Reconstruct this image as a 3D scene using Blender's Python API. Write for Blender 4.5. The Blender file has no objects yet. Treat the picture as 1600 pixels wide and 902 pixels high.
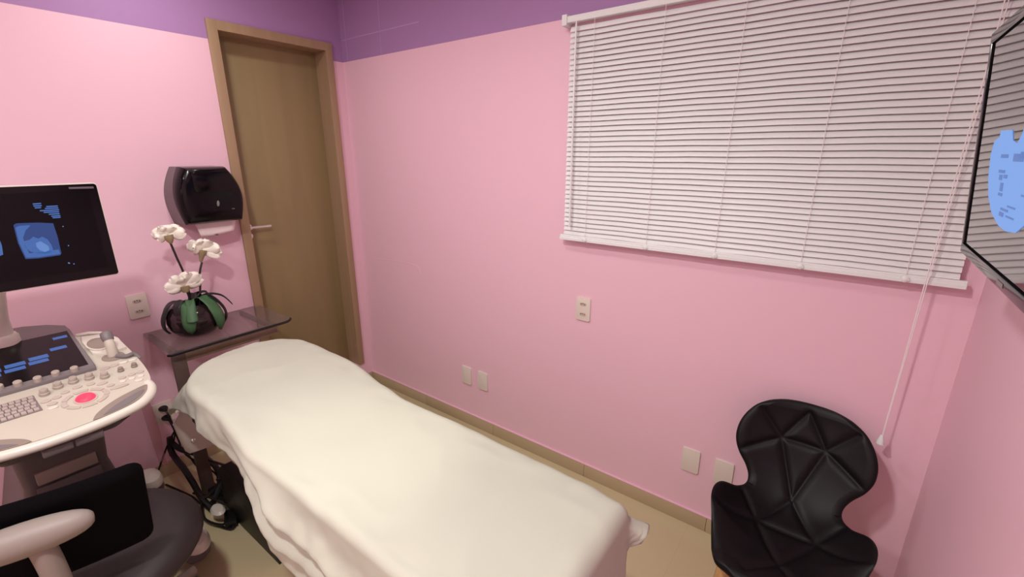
import bpy, bmesh, math, random
from mathutils import Vector, Matrix, noise
PI = math.pi
random.seed(7)
S = bpy.context.scene
COL = S.collection

# ------------------------------------------------------------ camera
cam = bpy.data.cameras.new('camera'); camo = bpy.data.objects.new('camera', cam); COL.objects.link(camo)
cam.sensor_fit = 'HORIZONTAL'; cam.sensor_width = 36.0; cam.lens = 705.4 / 1600 * 36; cam.clip_start = 0.02
camo.location = (2.7626, -1.9094, 1.6925)
camo.rotation_euler = (PI/2 - 0.28983, 0, 0.63846)
S.camera = camo

# ------------------------------------------------------------ world, lights, exposure
w = bpy.data.worlds.new('world'); S.world = w; w.use_nodes = True
w.node_tree.nodes['Background'].inputs[0].default_value = (1, .93, .88, 1)
w.node_tree.nodes['Background'].inputs[1].default_value = 0.3
def area(name, loc, size, power, col, spread=PI):
    l = bpy.data.lights.new(name, 'AREA'); l.shape = 'DISK'; l.size = size; l.energy = power; l.color = col; l.spread = spread
    o = bpy.data.objects.new(name, l); o.location = loc; COL.objects.link(o); return o
def spot(name, loc, power, angle, col, blend=1.0, r=.04):
    l = bpy.data.lights.new(name, 'SPOT'); l.energy = power; l.spot_size = angle; l.spot_blend = blend; l.color = col; l.shadow_soft_size = r
    o = bpy.data.objects.new(name, l); o.location = loc; COL.objects.link(o); return o
WARM = (1.0, .985, .955)
area('ceiling_lamp_door_side', (0.52, -1.08, 2.66), .12, 4.6, WARM)
area('ceiling_lamp_middle', (2.05, -1.98, 2.66), .16, 25, WARM)
area('fill_light_rear', (1.7, -2.9, 2.66), .3, 15, WARM)  # added fill light behind the camera, brightens the blind wall and chair shadow
area('ceiling_lamp_bed', (1.60, -1.17, 2.66), .12, 5, WARM)
spot('ceiling_spot_bed', (1.60, -1.17, 2.66), 33, math.radians(28), (1.0, .97, .86))
S.view_settings.view_transform = 'Standard'
S.view_settings.look = 'None'
S.view_settings.gamma = 1.0
S.view_settings.use_curve_mapping = False
S.view_settings.exposure = 0.36

# ------------------------------------------------------------ materials
def lin(c):
    return tuple(((v/255)/12.92 if v/255 <= .04045 else ((v/255+.055)/1.055)**2.4) for v in c) + (1,)
MATS = {}
def mat(name, rgb, rough=.5, metal=0, bump=0, bscale=200, var=0, vscale=4, spec=.5, coat=0, trans=0, emis=None, estr=0, ior=1.45, alpha=1):
    if name in MATS: return MATS[name]
    m = bpy.data.materials.new(name); m.use_nodes = True; nt = m.node_tree; b = nt.nodes['Principled BSDF']
    b.inputs['Base Color'].default_value = lin(rgb); b.inputs['Roughness'].default_value = rough
    b.inputs['Metallic'].default_value = metal; b.inputs['Specular IOR Level'].default_value = spec
    b.inputs['Coat Weight'].default_value = coat; b.inputs['Transmission Weight'].default_value = trans; b.inputs['IOR'].default_value = ior
    b.inputs['Alpha'].default_value = alpha
    if emis: b.inputs['Emission Color'].default_value = lin(emis); b.inputs['Emission Strength'].default_value = estr
    tc = nt.nodes.new('ShaderNodeTexCoord')
    if bump:
        n = nt.nodes.new('ShaderNodeTexNoise'); n.inputs['Scale'].default_value = bscale; n.inputs['Detail'].default_value = 3
        bp = nt.nodes.new('ShaderNodeBump'); bp.inputs['Strength'].default_value = bump; bp.inputs['Distance'].default_value = .002
        nt.links.new(tc.outputs['Object'], n.inputs['Vector']); nt.links.new(n.outputs['Fac'], bp.inputs['Height']); nt.links.new(bp.outputs['Normal'], b.inputs['Normal'])
    if var:
        n = nt.nodes.new('ShaderNodeTexNoise'); n.inputs['Scale'].default_value = vscale; n.inputs['Detail'].default_value = 4
        mx = nt.nodes.new('ShaderNodeMix'); mx.data_type = 'RGBA'
        a = lin(tuple(max(0, v*(1-var)) for v in rgb)); c = lin(tuple(min(255, v*(1+var)) for v in rgb))
        mx.inputs[6].default_value = a; mx.inputs[7].default_value = c
        nt.links.new(tc.outputs['Object'], n.inputs['Vector']); nt.links.new(n.outputs['Fac'], mx.inputs[0]); nt.links.new(mx.outputs[2], b.inputs['Base Color'])
    MATS[name] = m; return m

def wall_material():
    """pink paint with a purple band above 2.25 m"""
    m = bpy.data.materials.new('pink_and_purple_paint'); m.use_nodes = True; nt = m.node_tree; b = nt.nodes['Principled BSDF']
    g = nt.nodes.new('ShaderNodeNewGeometry'); sp = nt.nodes.new('ShaderNodeSeparateXYZ'); nt.links.new(g.outputs['Position'], sp.inputs[0])
    gt = nt.nodes.new('ShaderNodeMath'); gt.operation = 'GREATER_THAN'; gt.inputs[1].default_value = 2.2525; nt.links.new(sp.outputs['Z'], gt.inputs[0])
    n = nt.nodes.new('ShaderNodeTexNoise'); n.inputs['Scale'].default_value = 1.3; n.inputs['Detail'].default_value = 3
    nt.links.new(g.outputs['Position'], n.inputs['Vector'])
    pk = nt.nodes.new('ShaderNodeMix'); pk.data_type = 'RGBA'; pk.inputs[6].default_value = lin(PINK_A); pk.inputs[7].default_value = lin(PINK_B)
    nt.links.new(n.outputs['Fac'], pk.inputs[0])
    mx = nt.nodes.new('ShaderNodeMix'); mx.data_type = 'RGBA'; mx.inputs[7].default_value = lin(PURPLE)
    nt.links.new(gt.outputs[0], mx.inputs[0]); nt.links.new(pk.outputs[2], mx.inputs[6]); nt.links.new(mx.outputs[2], b.inputs['Base Color'])
    b.inputs['Roughness'].default_value = .55; b.inputs['Specular IOR Level'].default_value = .35
    n2 = nt.nodes.new('ShaderNodeTexNoise'); n2.inputs['Scale'].default_value = 120; n2.inputs['Detail'].default_value = 4
    bp = nt.nodes.new('ShaderNodeBump'); bp.inputs['Strength'].default_value = .12; bp.inputs['Distance'].default_value = .002
    nt.links.new(g.outputs['Position'], n2.inputs['Vector']); nt.links.new(n2.outputs['Fac'], bp.inputs['Height']); nt.links.new(bp.outputs['Normal'], b.inputs['Normal'])
    return m
PINK_A = (231, 191, 204); PINK_B = (234, 195, 207); PURPLE = (166, 128, 174)
M_WALL = wall_material()
M_PINKTRIM = mat('pink_paint', (236, 190, 206), .5)
M_CEIL = mat('ceiling_white', (228, 222, 216), .8)

def floor_material():
    m = bpy.data.materials.new('beige_porcelain'); m.use_nodes = True; nt = m.node_tree; b = nt.nodes['Principled BSDF']
    tc = nt.nodes.new('ShaderNodeNewGeometry')
    br = nt.nodes.new('ShaderNodeTexBrick'); br.offset = 0; br.inputs['Scale'].default_value = 1
    br.inputs['Brick Width'].default_value = .6; br.inputs['Row Height'].default_value = .6; br.inputs['Mortar Size'].default_value = .0012
    br.inputs['Color1'].default_value = lin((198, 185, 146)); br.inputs['Color2'].default_value = lin((197, 184, 145)); br.inputs['Mortar'].default_value = lin((191, 178, 139))
    nt.links.new(tc.outputs['Position'], br.inputs['Vector']); nt.links.new(br.outputs['Color'], b.inputs['Base Color'])
    b.inputs['Roughness'].default_value = .35; b.inputs['Specular IOR Level'].default_value = .4
    return m
M_FLOOR = floor_material()
M_SKIRT = mat('skirting_porcelain', (182, 164, 132), .4, var=.03)
M_GROUT = mat('grout', (190, 165, 150), .8)

def wood_material(name, c1, c2, axis_scale=(30, 30, 1.2), rough=.45):
    m = bpy.data.materials.new(name); m.use_nodes = True; nt = m.node_tree; b = nt.nodes['Principled BSDF']
    g = nt.nodes.new('ShaderNodeNewGeometry'); mp = nt.nodes.new('ShaderNodeMapping'); mp.inputs['Scale'].default_value = axis_scale
    nt.links.new(g.outputs['Position'], mp.inputs['Vector'])
    n = nt.nodes.new('ShaderNodeTexNoise'); n.inputs['Scale'].default_value = 1; n.inputs['Detail'].default_value = 5; n.inputs['Distortion'].default_value = .6
    nt.links.new(mp.outputs[0], n.inputs['Vector'])
    cr = nt.nodes.new('ShaderNodeValToRGB'); cr.color_ramp.elements[0].position = .3; cr.color_ramp.elements[1].position = .7
    cr.color_ramp.elements[0].color = lin(c1); cr.color_ramp.elements[1].color = lin(c2)
    nt.links.new(n.outputs['Fac'], cr.inputs[0]); nt.links.new(cr.outputs[0], b.inputs['Base Color'])
    b.inputs['Roughness'].default_value = rough
    return m
M_DOOR = wood_material('door_veneer', (139, 121, 84), (148, 130, 91), (9, 9, .7))
M_FRAME = wood_material('frame_veneer', (154, 128, 98), (163, 137, 106), (20, 20, .8))
M_LEGWOOD = wood_material('beech_leg', (176, 134, 86), (196, 154, 104), (40, 40, 3))
M_CHROME = mat('chrome', (235, 232, 226), .28, .8)
M_WHITEP = mat('white_plastic', (222, 212, 200), .35)
M_SOCK = mat('socket_recess', (196, 184, 168), .4)
M_DARK = mat('dark_hole', (40, 32, 28), .6)
M_BLIND = mat('blind_white', (228, 232, 228), .4, spec=.4)
M_CORD = mat('blind_cord', (240, 232, 230), .7)
M_SHEET = mat('white_sheet', (189, 191, 175), .9, bump=.1, bscale=400, spec=.1)
M_MATT = mat('bed_vinyl', (205, 196, 186), .5)
M_BLACKM = mat('black_metal', (16, 14, 15), .45)
M_LEATH = mat('black_leatherette', (12, 10, 12), .5, bump=.15, bscale=260, spec=.28)
M_FAB = mat('black_mesh_fabric', (9, 7, 10), .95, bump=.2, bscale=500, spec=.1)
M_SEATV = mat('dark_vinyl_seat', (46, 38, 38), .5, bump=.15, bscale=350)
M_GREYP = mat('grey_plastic', (136, 126, 118), .5)
M_GLOSSB = mat('glossy_black_plastic', (8, 6, 9), .16, spec=.3)
M_GREYD = mat('dispenser_grey', (104, 92, 94), .4)
M_PAPER = mat('paper_towel', (238, 222, 220), .9)
M_LENS = mat('sight_window', (120, 122, 120), .2)
M_CREAM = mat('machine_cream', (196, 190, 174), .38)
M_CREAMB = mat('machine_cream_bright', (214, 209, 196), .3)
M_MGREY = mat('machine_grey', (118, 110, 110), .45)
M_MGREY2 = mat('machine_slot_grey', (142, 129, 118), .45)
M_MDARK = mat('machine_dark', (94, 86, 84), .5)
M_KEY = mat('key_grey', (172, 160, 152), .45)
M_KEYB = mat('keyboard_base', (128, 114, 112), .5)
M_BTN = mat('button_grey', (186, 174, 162), .4)
M_KNOB = mat('knob_grey', (172, 162, 150), .45)
M_SCR = mat('screen_black', (3, 3, 6), .2, spec=.25)
M_BLUE = mat('screen_blue', (10, 20, 40), .5, emis=(64, 104, 172), estr=.7)
M_BLUEL = mat('screen_blue_light', (10, 20, 40), .5, emis=(98, 138, 200), estr=.72)
M_BLUED = mat('screen_blue_dark', (6, 12, 26), .5, emis=(36, 66, 126), estr=.72)
M_TVBLUE = mat('tv_blue', (10, 16, 28), .5, emis=(114, 158, 224), estr=.78)
M_TVBLUED = mat('tv_blue_dark', (10, 16, 28), .5, emis=(84, 120, 186), estr=.75)
M_PINKGLOW = mat('trackball_light', (90, 10, 20), .5, emis=(255, 76, 110), estr=.78)
M_GLASS = mat('smoked_glass', (120, 104, 104), .04, alpha=.32, spec=.7)
M_GLASSE = mat('glass_edge', (26, 24, 28), .15)
M_SHELFW = wood_material('shelf_wood', (120, 100, 84), (132, 110, 92), (6, 20, 6))
M_POST = wood_material('shelf_post', (84, 68, 62), (94, 76, 68), (20, 20, 2))
M_VASE = mat('dark_brown_glass', (38, 26, 28), .12, spec=.6)
M_LEAF = mat('leaf_green', (62, 100, 64), .5, var=.12, vscale=30)
M_LEAFD = mat('leaf_dark', (26, 28, 28), .4)
M_PETAL = mat('petal_white', (244, 240, 226), .7)
M_CALYX = mat('calyx_tan', (150, 132, 100), .7)
M_STEM = mat('stem_dark', (40, 30, 32), .5)
M_CABLE = mat('cable_black', (10, 9, 10), .5)
M_PINKCLEAR = mat('pink_clear_plastic', (220, 150, 158), .35, alpha=.26)
M_TVREFL = mat('tv_glass', (14, 13, 17), .06, spec=.9, coat=.6)
M_TVBEZ = mat('tv_bezel', (24, 22, 26), .12, spec=.9)

# ------------------------------------------------------------ mesh helpers (world coordinates)
def NB(): return bmesh.new()
def box(bm, c, s, bev=0, rot=None, seg=2):
    r = bmesh.ops.create_cube(bm, size=1.0); vs = r['verts']
    mt = Matrix.Translation(c) @ (rot.to_4x4() if rot else Matrix.Identity(4)) @ Matrix.Diagonal((*s, 1))
    bmesh.ops.transform(bm, matrix=mt, verts=vs)
    if bev:
        es = list({e for v in vs for e in v.link_edges})
        bmesh.ops.bevel(bm, geom=es, offset=bev, segments=seg, profile=.5, affect='EDGES')
    return bm
def box2(bm, lo, hi, bev=0):
    return box(bm, [(a+b)/2 for a, b in zip(lo, hi)], [abs(b-a) for a, b in zip(lo, hi)], bev)
def tube(bm, pts, rads, n=10, flat=None, up=None):
    """swept tube; rads scalar or list; flat=(a,b) scales in side/up directions"""
    P = [Vector(p) for p in pts]
    if not isinstance(rads, (list, tuple)): rads = [rads]*len(P)
    rings = []; ref = Vector(up) if up else None; prev = None
    for i, p in enumerate(P):
        t = (P[min(i+1, len(P)-1)] - P[max(i-1, 0)]).normalized()
        if prev is None:
            r = ref or (Vector((0, 0, 1)) if abs(t.z) < .9 else Vector((1, 0, 0)))
        else: r = prev
        a = (r - t*r.dot(t)).normalized(); b = t.cross(a); prev = a
        fa, fb = flat or (1, 1)
        rings.append([bm.verts.new(p + (a*math.cos(k*2*PI/n)*fa + b*math.sin(k*2*PI/n)*fb)*rads[i]) for k in range(n)])
    for i in range(len(rings)-1):
        for k in range(n): bm.faces.new((rings[i][k], rings[i][(k+1) % n], rings[i+1][(k+1) % n], rings[i+1][k]))
    bm.faces.new(list(reversed(rings[0]))); bm.faces.new(rings[-1])
    return bm
def smooth_path(pts, k=6):
    P = [Vector(p) for p in pts]; out = []
    for i in range(len(P)-1):
        p0, p1, p2, p3 = P[max(i-1, 0)], P[i], P[i+1], P[min(i+2, len(P)-1)]
        for j in range(k):
            t = j/k; out.append(.5*((2*p1) + (p2-p0)*t + (2*p0-5*p1+4*p2-p3)*t*t + (3*p1-p0-3*p2+p3)*t**3))
    out.append(P[-1]); return out
def lathe(bm, prof, n=24, mt=None, sx=1, sy=1):
    rings = []
    for r, z in prof:
        if r < 1e-6: rings.append([bm.verts.new((0, 0, z))])
        else: rings.append([bm.verts.new((r*sx*math.cos(k*2*PI/n), r*sy*math.sin(k*2*PI/n), z)) for k in range(n)])
    for a, b in zip(rings, rings[1:]):
        for k in range(n):
            k2 = (k+1) % n
            if len(a) == 1 and len(b) == 1: continue
            if len(a) == 1: bm.faces.new((a[0], b[k2], b[k]))
            elif len(b) == 1: bm.faces.new((a[k], a[k2], b[0]))
            else: bm.faces.new((a[k], a[k2], b[k2], b[k]))
    for rg, rev in ((rings[0], True), (rings[-1], False)):
        if len(rg) > 1: bm.faces.new(list(reversed(rg)) if rev else rg)
    vs = [v for r in rings for v in r]
    if mt is not None: bmesh.ops.transform(bm, matrix=mt, verts=vs)
    return bm
def prism(bm, outline, depth, mt=None, bev=0, seg=2):
    """outline in local xy, extruded along +z by depth"""
    a = [bm.verts.new((x, y, 0)) for x, y in outline]; b = [bm.verts.new((x, y, depth)) for x, y in outline]
    n = len(a); bm.faces.new(list(reversed(a))); top = bm.faces.new(b)
    for k in range(n): bm.faces.new((a[k], a[(k+1) % n], b[(k+1) % n], b[k]))
    if bev:
        es = list(top.edges)
        r = bmesh.ops.bevel(bm, geom=es, offset=bev, segments=seg, profile=.5, affect='EDGES')
    if mt is not None:
        vs = set(a) | set(b)
        vs = {v for v in bm.verts if v.index == -1} | {v for v in vs if v.is_valid}
        bmesh.ops.transform(bm, matrix=mt, verts=[v for v in bm.verts if v.is_valid and v not in getattr(prism, 'done', set())])
        prism.done = set(bm.verts)
    return bm
def shape(outline, depth, mt, bev=0):
    bm = NB(); prism.done = set(); prism(bm, outline, depth, None, bev); bmesh.ops.transform(bm, matrix=mt, verts=bm.verts); return bm
def merge(*bms):
    out = NB()
    for b in bms:
        me = bpy.data.meshes.new('tmp'); b.to_mesh(me); b.free(); out.from_mesh(me); bpy.data.meshes.remove(me)
    return out
def rrect(w_, h_, r, k=5, cx=0, cy=0):
    o = []
    for (sx, sy, a0) in ((1, 1, 0), (-1, 1, PI/2), (-1, -1, PI), (1, -1, 1.5*PI)):
        for i in range(k+1):
            a = a0 + i/k*PI/2; o.append((cx+sx*(w_/2-r)+r*math.cos(a), cy+sy*(h_/2-r)+r*math.sin(a)))
    return o
def ell(a, b, n=24, cx=0, cy=0, rot=0):
    return [(cx+a*math.cos(t)*math.cos(rot)-b*math.sin(t)*math.sin(rot), cy+a*math.cos(t)*math.sin(rot)+b*math.sin(t)*math.cos(rot)) for t in (k*2*PI/n for k in range(n))]
def grid(bm, fn, nu, nv):
    V = [[bm.verts.new(fn(i/nu, j/nv)) for j in range(nv+1)] for i in range(nu+1)]
    for i in range(nu):
        for j in range(nv): bm.faces.new((V[i][j], V[i+1][j], V[i+1][j+1], V[i][j+1]))
    return V
def frame_mt(o, x, y):
    x = Vector(x).normalized(); y = Vector(y); z = x.cross(y).normalized(); y = z.cross(x)
    m = Matrix((x, y, z)).transposed().to_4x4(); m.translation = Vector(o); return m
WLOC = {}
def obj(name, bm, m, parent=None, smooth=35, solid=0, sub=0, recalc=True):
    if recalc: bmesh.ops.recalc_face_normals(bm, faces=bm.faces)
    if parent is not None: org = WLOC[parent.name]
    else:
        xs = [v.co for v in bm.verts]
        org = Vector(((min(v.x for v in xs)+max(v.x for v in xs))/2, (min(v.y for v in xs)+max(v.y for v in xs))/2, min(v.z for v in xs)))
    for v in bm.verts: v.co -= org
    me = bpy.data.meshes.new(name); bm.to_mesh(me); bm.free()
    o = bpy.data.objects.new(name, me); COL.objects.link(o)
    me.materials.append(m)
    if smooth:
        me.polygons.foreach_set('use_smooth', [True]*len(me.polygons)); me.set_sharp_from_angle(angle=math.radians(smooth))
    if parent is not None: o.parent = parent
    else: o.location = org
    WLOC[o.name] = org.copy()
    if solid:
        md = o.modifiers.new('thickness', 'SOLIDIFY'); md.thickness = solid; md.offset = 0
    if sub:
        md = o.modifiers.new('subdivision', 'SUBSURF'); md.levels = sub; md.render_levels = sub
    return o
def thing(name, label, cat, loc, group=None):
    o = bpy.data.objects.new(name, None); COL.objects.link(o); o.location = loc; o.empty_display_size = .05
    WLOC[o.name] = Vector(loc); o['label'] = label; o['category'] = cat
    if group: o['group'] = group
    return o
def tag(o, label, cat, group=None, kind=None):
    o['label'] = label; o['category'] = cat
    if group: o['group'] = group
    if kind: o['kind'] = kind
    return o
def struct(name, bm, m, label, cat, parent=None, smooth=35):
    o = obj(name, bm, m, parent, smooth)
    if parent is None: o['kind'] = 'structure'; o['label'] = label; o['category'] = cat
    return o
# local plane matrices: on wall_back (normal -y): local x -> +x, y -> +z ; on wall_left (normal +x): local x -> +y, y -> +z
def on_back(x, y, z): return frame_mt((x, y, z), (1, 0, 0), (0, 0, 1))       # local z = -y
def on_left(x, y, z): return frame_mt((x, y, z), (0, 1, 0), (0, 0, 1))       # local z = +x

# ------------------------------------------------------------ room shell
XR, YF, H = 3.129, -3.3, 2.72
bm = NB(); box2(bm, (-.15, YF-.12, -.1), (XR+.12, .12, 0)); struct('floor', bm, M_FLOOR, 'beige porcelain tiled floor of the room', 'floor')
bm = NB(); box2(bm, (-.15, YF-.12, H), (XR+.12, .12, H+.1)); struct('ceiling', bm, M_CEIL, 'white ceiling above the room', 'ceiling')
bm = NB(); box2(bm, (-.15, 0, 0), (XR+.12, .12, H)); struct('wall_back', bm, M_WALL, 'pink wall with purple top band behind the blind', 'wall')
bm = NB(); box2(bm, (XR, YF, 0), (XR+.12, 0, H)); struct('wall_right', bm, M_WALL, 'pink wall at the right behind the television', 'wall')
bm = NB(); box2(bm, (-.15, YF-.12, 0), (XR+.12, YF, H)); struct('wall_front', bm, M_WALL, 'pink wall behind the viewer', 'wall')
# left wall with the door opening
DY0, DY1, DZ0, DZ1 = -.729, -.124, .18, 2.30
bm = NB()
box2(bm, (-.15, YF, 0), (0, DY0-.02, H)); box2(bm, (-.15, DY1+.02, 0), (0, 0, H))
box2(bm, (-.15, DY0-.02, DZ1+.02), (0, DY1+.02, H)); box2(bm, (-.15, DY0-.02, 0), (0, DY1+.02, DZ0))
struct('wall_left', bm, M_WALL, 'pink wall with purple top band holding the wooden door', 'wall')

# skirting
def skirt(name, segs, label, axis):
    bm = NB()
    for a, b in segs:
        if axis == 'x': box2(bm, (a+.0008, -.011, 0), (b-.0008, 0, .078), .001)
        elif axis == 'y': box2(bm, (0, a+.0008, 0), (.011, b-.0008, .078), .001)
        else: box2(bm, (XR-.011, a, 0), (XR, b, .078), .001)
    return struct(name, bm, M_SKIRT, label, 'baseboard')
skirt('baseboard_back', [(.0, .60), (.60, 1.205), (1.205, 1.84), (1.84, 2.474), (2.474, XR)], 'beige tile baseboard along the blind wall', 'x')
skirt('baseboard_left', [(YF, -2.6), (-2.6, -2.0), (-2.0, -1.4), (-1.4, -.9), (-.9, -.2), (-.2, -.011)], 'beige tile baseboard along the door wall', 'y')
# thin bead of pink paint over the skirting, and the relief lines left in the purple band
bm = NB(); box2(bm, (0, -.012, .0775), (XR, 0, .0835), .001); struct('trim_1', bm, M_PINKTRIM, 'thin pink bead on top of the beige baseboard', 'trim')
M_PURL = mat('purple_ridge', (186, 150, 192), .5)
bm = NB(); box2(bm, (.02, -.0012, 2.374), (.72, 0, 2.380)); box2(bm, (.385, -.0012, 2.26), (.389, 0, H-.01)); box2(bm, (.05, -.0012, 2.26), (.054, 0, H-.01))
struct('trim_2', bm, M_PURL, 'faint ridge lines in the purple band near the corner', 'trim')
bm = NB(); tube(bm, smooth_path([(.15, 0, .99), (.38, 0, 1.006), (.56, 0, 1.003), (.60, 0, .985), (.61, 0, .943)]), .0017, 6)
struct('trim_3', bm, M_PINKTRIM, 'faint painted ridge on the pink wall near the corner', 'trim')

# ------------------------------------------------------------ door
jd = -.13
bm = NB()
fo = 0.012
box2(bm, (jd, DY0-.02, DZ0), (.001, DY0+.0005, DZ1+.02)); box2(bm, (jd, DY1-.0005, DZ0), (.001, DY1+.02, DZ1+.02)); box2(bm, (jd, DY0-.02, DZ1-.0005), (.001, DY1+.02, DZ1+.02))
box2(bm, (0, -.777, DZ0), (fo+.004, DY0, 2.346), .001); box2(bm, (0, DY1, DZ0), (fo+.004, -.079, 2.346), .001); box2(bm, (0, DY0-.001, DZ1), (fo+.0035, DY1+.001, 2.346))
fr = struct('door_frame', bm, M_FRAME, 'light brown wooden door frame in the corner of the room', 'door frame')
bm = NB(); box2(bm, (-.145, DY0-.005, DZ0+.004), (-.108, DY1+.005, DZ1+.005), .002)
door = struct('door_1', bm, M_DOOR, 'brown wood veneer door with a chrome lever handle', 'door')
hx = -.108
h = NB(); lathe(h, [(0, 0), (.020, 0), (.021, .004), (.019, .009), (.010, .011), (.009, .03), (.009, .045), (0, .046)], 20, on_left(hx, -.689, 1.272))
tube(h, smooth_path([(hx+.040, -.689, 1.272), (hx+.045, -.66, 1.273), (hx+.046, -.61, 1.272), (hx+.043, -.575, 1.271)], 4), [.0075]*5+[.007]*4+[.008]*4, 10)
hd = obj('door_handle', h, M_CHROME, door)
k = NB(); lathe(k, [(0, 0), (.019, 0), (.020, .003), (.017, .006), (0, .006)], 20, on_left(hx, -.688, 1.218)); kp = obj('keyhole_plate', k, M_CHROME, door)
k = merge(shape(ell(.0045, .0045, 12, 0, .003), .001, on_left(hx+.006, -.688, 1.218)), shape([(-.002, -.009), (.002, -.009), (.002, .002), (-.002, .002)], .001, on_left(hx+.006, -.688, 1.218)))
obj('keyhole', k, M_DARK, kp)

# ------------------------------------------------------------ wall plates and outlets
def plate(place, label, cat, sockets, group, wall, w_=.077, h_=.118, tilt=0):
    x, y, z = place
    mtf = (on_back(x, 0, z) if wall == 'back' else on_left(0, y, z))
    if tilt: mtf = mtf @ Matrix.Rotation(tilt, 4, 'Z')
    root = thing('outlet_plate' if sockets else 'blank_wall_plate', label, cat, mtf.translation, group)
    obj('plate', shape(rrect(w_, h_, .006), .009, mtf, .003), M_WHITEP, root)
    for s in sockets:
        c = mtf @ Matrix.Translation((0, s, .0095))
        so = obj('socket', shape([(-.019, 0), (-.013, .0085), (.013, .0085), (.019, 0), (.013, -.0085), (-.013, -.0085)], .0012, c, .0005), M_SOCK, root)
        hb = merge(*[shape(ell(.0027, .0027, 10, dx, dy), .0008, c @ Matrix.Translation((0, 0, .0012))) for dx, dy in ((-.0095, 0.001), (.0095, 0.001), (0, .0035))])
        obj('pin_hole', hb, M_DARK, so)
    return root
plate((1.788, 0, .957), 'white double power outlet below the left end of the blind', 'outlet', (.026, -.026), 'double power outlets', 'back')
plate((0, -1.311, .968), 'white double power outlet beside the flower vase', 'outlet', (.026, -.026), 'double power outlets', 'left', .082, .120)
plate((0, -1.315, .368), 'white power outlet low behind the bed head with two black plugs', 'outlet', (.026, -.026), 'double power outlets', 'left', .082, .120)
plate((.992, 0, .349), 'blank white plate on the pink wall, left one of the pair behind the bed', 'wall plate', (), 'blank wall plates', 'back')
plate((1.124, 0, .349), 'blank white plate on the pink wall, right one of the pair behind the bed', 'wall plate', (), 'blank wall plates', 'back')
plate((2.371, 0, .342), 'blank white plate low on the wall, second to the left of the black chair', 'wall plate', (), 'blank wall plates', 'back')
plate((2.512, 0, .341), 'blank white plate low on the wall, partly hidden by the black chair', 'wall plate', (), 'blank wall plates', 'back')

# ------------------------------------------------------------ venetian blind
bl = thing('venetian_blind', 'large white horizontal slat blind hanging on the pink wall', 'blind', (2.375, 0, 1.30))
BX0, BX1 = 1.684, 3.066
YB = -.035
bm = NB(); box2(bm, (BX0-.018, YB-.014, 2.222), (BX1+.02, YB+.014, 2.247), .002); obj('headrail', bm, M_BLIND, bl)
for sx in (BX0-.024, BX1+.018):
    bm = NB(); box2(bm, (sx-.012, YB-.02, 2.212), (sx+.012, 0, 2.254), .002); obj('bracket', bm, M_BLIND, bl)
N = 42; ZT, ZB = 2.198, 1.337
bm = NB()
for i in range(N):
    z = ZT - (ZT-ZB)*i/(N-1)
    def f(u, v, z=z, i=i):
        # slat cross-section: arc 25 mm wide, tilted almost shut, room side edge low
        a = (v-.5)*2
        cy = -.0028*(1-a*a)
        ang = math.radians(58)
        ly = a*.0125
        y = YB - ly*math.cos(ang)*1 + cy*math.sin(ang); zz = z - ly*math.sin(ang) - cy*math.cos(ang)
        sag = -.0022*math.sin(u*PI*5)**2
        return (BX0+(BX1-BX0)*u, y, zz + sag*.6 + .0004*math.sin(i*1.7+u*9))
    grid(bm, f, 20, 4)
obj('slats', bm, M_BLIND, bl, smooth=60, recalc=False)
bm = NB(); prof = [(-.013, 0), (.013, 0), (.013, .010), (.009, .013), (.009, .020), (.006, .024), (-.006, .024), (-.009, .020), (-.009, .013), (-.013, .010)]
bmx = shape(prof, BX1-BX0+.034, frame_mt((BX0-.016, YB-.004, 1.301), (0, 1, 0), (0, 0, 1)))
obj('bottom_rail', bmx, M_BLIND, bl, smooth=20)
for x in (1.80, 2.09, 2.367, 2.655, 2.941):
    bm = NB(); tube(bm, [(x, YB-.0135, 2.222), (x, YB-.0135, 1.325)], .0009, 6); 
    obj('ladder_cord', bm, M_CORD, bl)
    bm = NB(); lathe(bm, [(0, 0), (.010, 0), (.011, .003), (.007, .006), (0, .007)], 14, on_back(x, YB-.017, 1.311))
    box(bm, (x, YB-.020, 1.311), (.026, .004, .006), .0015, Matrix.Rotation(.25, 3, 'Y'))
    obj('cord_clip', bm, M_BLIND, bl)
bm = NB(); tube(bm, [(1.722, YB-.024, 2.222), (1.722, YB-.026, 2.20), (1.727, YB-.03, 1.365)], [.002, .0042, .0042], 8); obj('tilt_wand', bm, M_BLIND, bl)
bm = NB(); tube(bm, [(2.995, YB-.018, 2.222), (2.995, YB-.034, 1.9), (2.988, YB-.036, 1.3), (2.985, YB-.036, .76)], .0016, 6); tube(bm, [(3.003, YB-.018, 2.222), (3.002, YB-.034, 1.9), (2.993, YB-.036, 1.3), (2.986, YB-.036, .76)], .0013, 6)
pc = obj('pull_cord', bm, M_CORD, bl)
bm = NB(); lathe(bm, [(0, .032), (.004, .032), (.006, .026), (.011, .004), (.012, 0), (0, 0)], 14, Matrix.Translation((2.984, YB-.036, .732))); obj('tassel', bm, M_BLIND, pc)

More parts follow.
